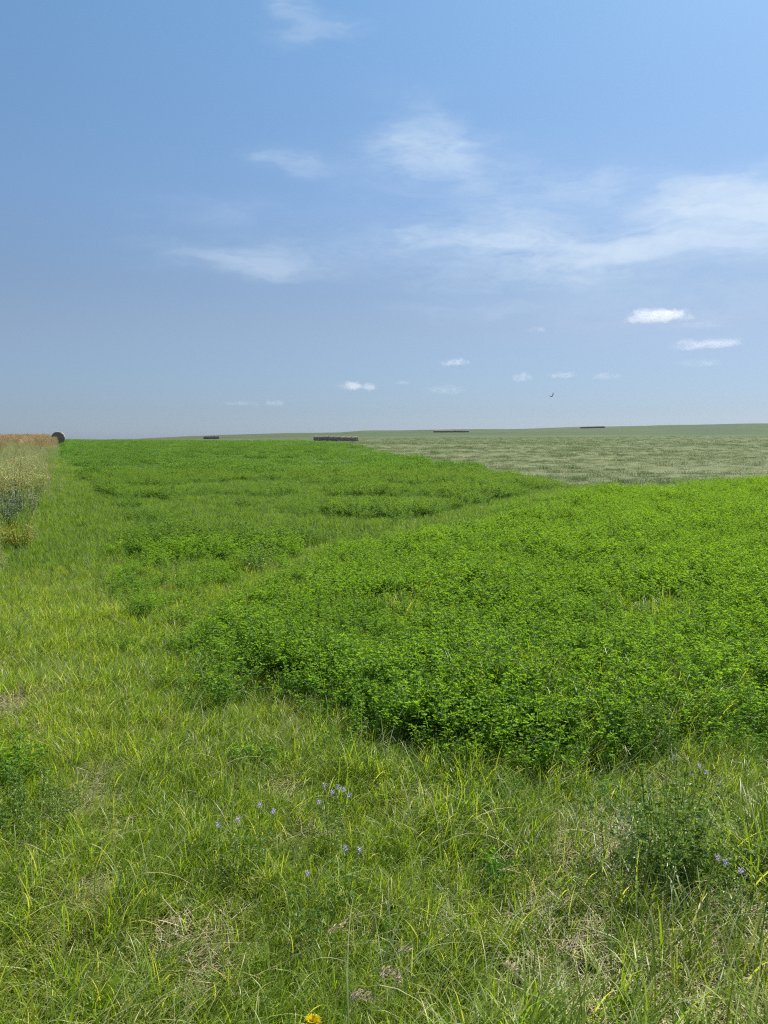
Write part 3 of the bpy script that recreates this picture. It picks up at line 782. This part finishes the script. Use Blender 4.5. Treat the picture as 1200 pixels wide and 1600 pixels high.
def leafy_weed(u, v, H, r, stems, L, mat, label, name='leafy_weed', cat='weed', group=None, nodes=13, spread=.9, pos=None):
    mb = MB()
    for k in range(stems):
        a = U(0, 6.3); q = r * math.sqrt(U(0, 1))
        alfalfa_stem(mb, (q * math.sin(a), q * math.cos(a), 0), a + U(-.5, .5), U(.05, spread) * (q / r * .7 + .3), H * U(.7, 1.1), nodes, L * U(.8, 1.15), .08)
    p = pos or spot(u, v)
    o = link(name, mb.mesh(name, mat, False), None, None, p, (0, 0, U(0, 6))); return tag(o, label, cat, group)
leafy_weed(1035, 1390, .40, .15, 62, .020, M_CLOVER, 'dark green bushy weed rising above the bent grass beside the straw patch')
leafy_weed(1105, 1415, .24, .10, 26, .018, M_CLOVER, 'low green weed at the foot of the dark bushy weed')
leafy_weed(778, 1395, .15, .04, 5, .026, M_ALFALFA, 'light green broad-leaved weed alone among the bent verge grass')
leafy_weed(8, 1228, .21, .14, 34, .026, M_ALFALFA, 'deep green alfalfa clump at the left edge of the verge', 'alfalfa_clump', 'alfalfa')
leafy_weed(40, 1305, .20, .18, 60, .016, M_CLOVER, 'low feathery green weed in front of the left edge alfalfa clump')
leafy_weed(405, 898, .42, .16, 20, .030, M_CLOVER, 'small dark round alfalfa clump alone in the pale grass band', 'alfalfa_clump', 'alfalfa')
leafy_weed(1015, 1195, .36, .10, 22, .018, M_CLOVER, 'dark leafy weed at the front edge of the crop, above the bent grass')
leafy_weed(395, 1200, .12, .09, 8, .026, M_ALFALFA, 'small light green clover clump in the grass left of the alfalfa corner')
leafy_weed(350, 1110, .30, .10, 14, .028, M_ALFALFA, 'light green alfalfa clump on the grass in front of the crop edge', 'alfalfa_clump', 'alfalfa')

def seed_stalk(u, v, H, n, label, droop=1.2, col=M_SEED, L=.09):
    x, y, z = spot(u, v, H * .9)
    root = empty('seed_stalk', (x, y, z), U(-.3, .3)); tag(root, label, 'grass stalk', 'dry seed heads standing in the verge grass')
    st = MB(); blade(st, (0, 0, 0), 1.4, H, .003, .05, .4, 5, (1, 1, 1)); link('stem', st.mesh('stem', M_STRAW), None, root)
    top = np.array(st.v[-1]); hd = MB()
    for k in range(n):
        t = k / n; p = top + np.array([L * t * math.sin(droop * t + .3), 0.01 * math.sin(k), L * t * math.cos(droop * t + .6) * .6])
        a = U(0, 6.3); d = unit(np.array([.8 + math.sin(a) * .6, math.cos(a) * .7, U(-.5, .6)]))
        leaflet(hd, p, d, unit(np.array([U(-.4, .4), U(-.4, .4), 1])), U(.010, .020), .004, tintc(.2, .08))
    link('seed_head', hd.mesh('seed_head', col, False), None, root)
seed_stalk(562, 1547, .30, 60, 'drooping pale tan seed head, largest of the bottom edge', 1.9, L=.06)
seed_stalk(518, 1572, .26, 60, 'feathery tan seed head directly above the yellow flower', 1.2, L=.06)
seed_stalk(760, 1532, .30, 36, 'small curled tan seed head alone in the green grass', 2.3, L=.04)
seed_stalk(484, 1480, .30, 30, 'thin whitish seed stalk behind the yellow flower', .5, L=.07)
seed_stalk(592, 1500, .28, 22, 'short tan seed head just above the drooping largest one', .8, L=.04)

def dandelion(u, v):
    H = .29; x, y, z = spot(u, v, H)
    root = empty('yellow_flower', (x, y, z)); tag(root, 'bright yellow dandelion flower at the very bottom of the grass', 'flower')
    st = MB()
    for a in (0, math.pi / 2): blade(st, (0, 0, 0), a, H, .005, .01, .02, 4, (1, 1, 1), a)
    link('stem', st.mesh('stem', M_STEM), None, root)
    hd = MB()
    for ring, (n, L, tilt) in enumerate(((22, .021, .25), (20, .017, .6), (16, .012, 1.1), (10, .008, 1.4))):
        for k in range(n):
            a = 2 * math.pi * (k + .3 * ring) / n + U(-.08, .08); d = np.array([math.sin(a) * math.cos(tilt), math.cos(a) * math.cos(tilt), math.sin(tilt)])
            leaflet(hd, np.array([0, 0, H + .001 * ring]) + d * .002, d, unit(np.array([-math.sin(a) * math.sin(tilt), -math.cos(a) * math.sin(tilt), math.cos(tilt)])), L * U(.9, 1.1), .0046, tintc(.08, .03), .15)
    link('flower_head', hd.mesh('flower_head', M_DANDELION, False), None, root)
    cal = MB()
    for k in range(14):
        a = 2 * math.pi * k / 14; leaflet(cal, np.array([0, 0, H - .012]), unit(np.array([math.sin(a) * .5, math.cos(a) * .5, .8])), np.array([0, 0, 1.0]), .014, .005, (1, 1, 1))
    link('calyx', cal.mesh('calyx', M_STEM, False), None, root)
dandelion(489, 1599)

# shrubs of the fence line
def shrub(u, d, H, r, n, L, mat, label, name='shrub', cat='shrub'):
    x, y = (u - 600) / FPX * d, d
    root = empty(name, (x, y, float(height(x, y)) - .03), U(0, 6)); tag(root, label, cat, 'shrubs and tall weeds along the fence line')
    br = MB(); fo = MB()
    for k in range(n):
        az_, ln = U(0, 6.3), U(.05, .6); q = r * .35 * math.sqrt(U(0, 1)); r0 = np.array([q * math.sin(az_), q * math.cos(az_), 0])
        hh = H * U(.55, 1.05); dirv = np.array([math.sin(az_) * math.sin(ln), math.cos(az_) * math.sin(ln), math.cos(ln)])
        blade(br, r0, az_, hh, .012, ln, .15, 4, (.8, .7, .6))
        for j in range(46):
            t = U(.2, 1.0) ** .7; p = r0 + dirv * hh * t + np.array([U(-1, 1), U(-1, 1), U(-1, 1)]) * .07
            a2 = U(0, 6.3); dd_ = unit(np.array([math.sin(a2), math.cos(a2), U(-.2, .9)]))
            leaflet(fo, p, dd_, unit(np.array([U(-.5, .5), U(-.5, .5), 1])), L * U(.6, 1.3), L * .5, tintc(.35, .15))
    link('branches', br.mesh('branches', M_STEM), None, root); link('foliage', fo.mesh('foliage', mat, False), None, root)
shrub(22, 19.0, 1.15, .75, 26, .055, M_SHRUB, 'pale yellow-green leafy shrub, tallest at the left edge below the tan grass')
shrub(-25, 17.5, 1.15, .7, 24, .055, M_SHRUB, 'yellow-green shrub cut off by the left edge of the view')
shrub(52, 22.0, .85, .6, 20, .05, M_SHRUB, 'smaller rounded shrub on the crop side of the tallest yellow-green shrub')
shrub(6, 14.6, .72, .5, 18, .045, M_SAGE, 'silvery grey sage-like weed in front of the tallest shrub', 'sage_bush', 'weed')
shrub(36, 16.8, .62, .45, 16, .045, M_SAGE, 'grey-green weed between the sage-like weed and the field grass', 'sage_bush', 'weed')
shrub(26, 12.0, .48, .36, 18, .04, M_YELLOWWEED, 'low bright yellow weed at the near end of the fence line', 'yellow_weed', 'weed')

# ------------------------------------------------------------------ fair-weather clouds, 1.1 km up
def cloud_material(dens, seed, soft):
    m = bpy.data.materials.new('cloud_vapour'); m.use_nodes = True
    T = NT(m.node_tree); T.n.clear()
    co = T.new('ShaderNodeTexCoord').outputs['Object']
    x, y, z = T.sep(co)
    zz = T.math('MULTIPLY', z, T.remap(z, -0.15, 0.15, 1.7, 1.0))
    zz = T.math('MULTIPLY', zz, 1.25)
    rr = T.math('ADD', T.math('ADD', T.math('MULTIPLY', x, x), T.math('MULTIPLY', y, y)), T.math('MULTIPLY', zz, zz))
    asp = T.vmath('MULTIPLY', T.vmath('ADD', co, (seed * 3.7, seed * 1.3, 0)), (2.7, 1.2, 1.5))
    n = T.noise(asp, 1.0, 5, .6)
    f = T.math('ADD', T.math('SUBTRACT', 0.55, rr), T.math('MULTIPLY', T.math('SUBTRACT', n, .5), 2.5))
    d = T.math('MULTIPLY', T.remap(f, 0.0, soft, 0, 1, True), dens)
    v = T.new('ShaderNodeVolumePrincipled'); v.inputs['Color'].default_value = (.98, .985, 1, 1); v.inputs['Anisotropy'].default_value = .2
    T.put(v.inputs['Density'], d)
    T.l.new(v.outputs[0], T.new('ShaderNodeOutputMaterial').inputs['Volume']); return m
import bmesh
def cloud_hull(seed):
    bm = bmesh.new(); bmesh.ops.create_icosphere(bm, subdivisions=4, radius=1.0)
    for vv in bm.verts:
        p = vv.co.copy()
        n = float(fbm(np.array([p.x * 2.2 + seed * 5]), np.array([p.z * 1.4 + p.y]), 1.0, seed)[0])
        vv.co = p * (0.78 + 0.42 * n)
        if vv.co.z < -.5: vv.co.z = -.5 + (vv.co.z + .5) * .3
    me = bpy.data.meshes.new('cloud'); bm.to_mesh(me); bm.free(); return me
CL = [ # photo u, v, width, height, thickness of vapour, softness, label
    (1030, 496, 100, 28, 3.4, .5, 'brightest white puffy cloud, highest of the small ones at right'),
    (1096, 508, 86, 14, .40, .9, 'faint flat trail of cloud just right of the brightest white puff'),
    (1100, 539, 110, 22, 1.9, .6, 'long white cloud with a hump at its right end, at right'),
    (1092, 569, 92, 15, .55, .9, 'faint flat cloud under the long humped one at right'),
    (711, 567, 48, 16, 1.5, .6, 'small bright isolated puff above the middle of the horizon'),
    (560, 604, 64, 19, 1.9, .55, 'white puffy cloud lowest and nearest the big bale row'),
    (880, 587, 50, 15, 1.3, .7, 'small white cloud directly above the bird'),
    (815, 591, 36, 19, .95, .7, 'small hazy cloud up and left of the bird'),
    (946, 589, 46, 14, .80, .7, 'small wedge of cloud right of the bird'),
    (700, 610, 84, 21, .60, .9, 'wide hazy cloud below the small isolated puff'),
    (430, 631, 40, 13, .85, .8, 'small pale cloud farthest left, low over the field'),
    (378, 631, 58, 10, .45, .9, 'faint flat streak beside the farthest left pale cloud'),
    (840, 517, 40, 13, .55, .9, 'faint small cloud high above the bird, alone'),
    (628, 599, 28, 9, .50, .9, 'tiny faint cloud right of the lowest white puff'),
]
for k, (u, v, w, h, thick, soft, lab) in enumerate(CL):
    r = ray(u, v); el_ = math.atan2(r.z, r.y); D = 1100 / math.tan(el_)
    sx, sz = w / FPX * D * .5 * 1.35, h / FPX * D * .5 * 1.8
    o = link('cloud', cloud_hull(k + 3), cloud_material(0.42 * max(thick, thick ** 0.5) / (sx * 0.9), k + 1, min(1.1, soft * 1.3)), None, (r.x / r.y * D, D, EYE + r.z / r.y * D), (0, 0, -math.atan2(r.x, r.y)))
    o.scale = (sx, sx * .7, sz)
    tag(o, lab, 'cloud', 'small fair-weather clouds low in the sky')

# ------------------------------------------------------------------ summer haze
def haze():
    bm = bmesh.new(); bmesh.ops.create_cube(bm, size=1.0)
    me = bpy.data.meshes.new('haze'); bm.to_mesh(me); bm.free()
    m = bpy.data.materials.new('pale_haze'); m.use_nodes = True; T = NT(m.node_tree); T.n.clear()
    v = T.new('ShaderNodeVolumePrincipled'); v.inputs['Color'].default_value = (.58, .70, .88, 1); v.inputs['Density'].default_value = HAZE; v.inputs['Anisotropy'].default_value = .35
    T.l.new(v.outputs[0], T.new('ShaderNodeOutputMaterial').inputs['Volume'])
    o = link('haze', me, m, None, (0, 0, (-24 + 23) / 2)); o.scale = (3040, 3040, 47); tag(o, 'thin pale summer haze over the fields', 'haze', kind='stuff')
HAZE = 0.00007
haze()
scene.cycles.use_denoising = False
scene.cycles.filter_width = 1.2
scene.cycles.volume_bounces = 3
scene.cycles.max_bounces = 10
scene.cycles.transparent_max_bounces = 12
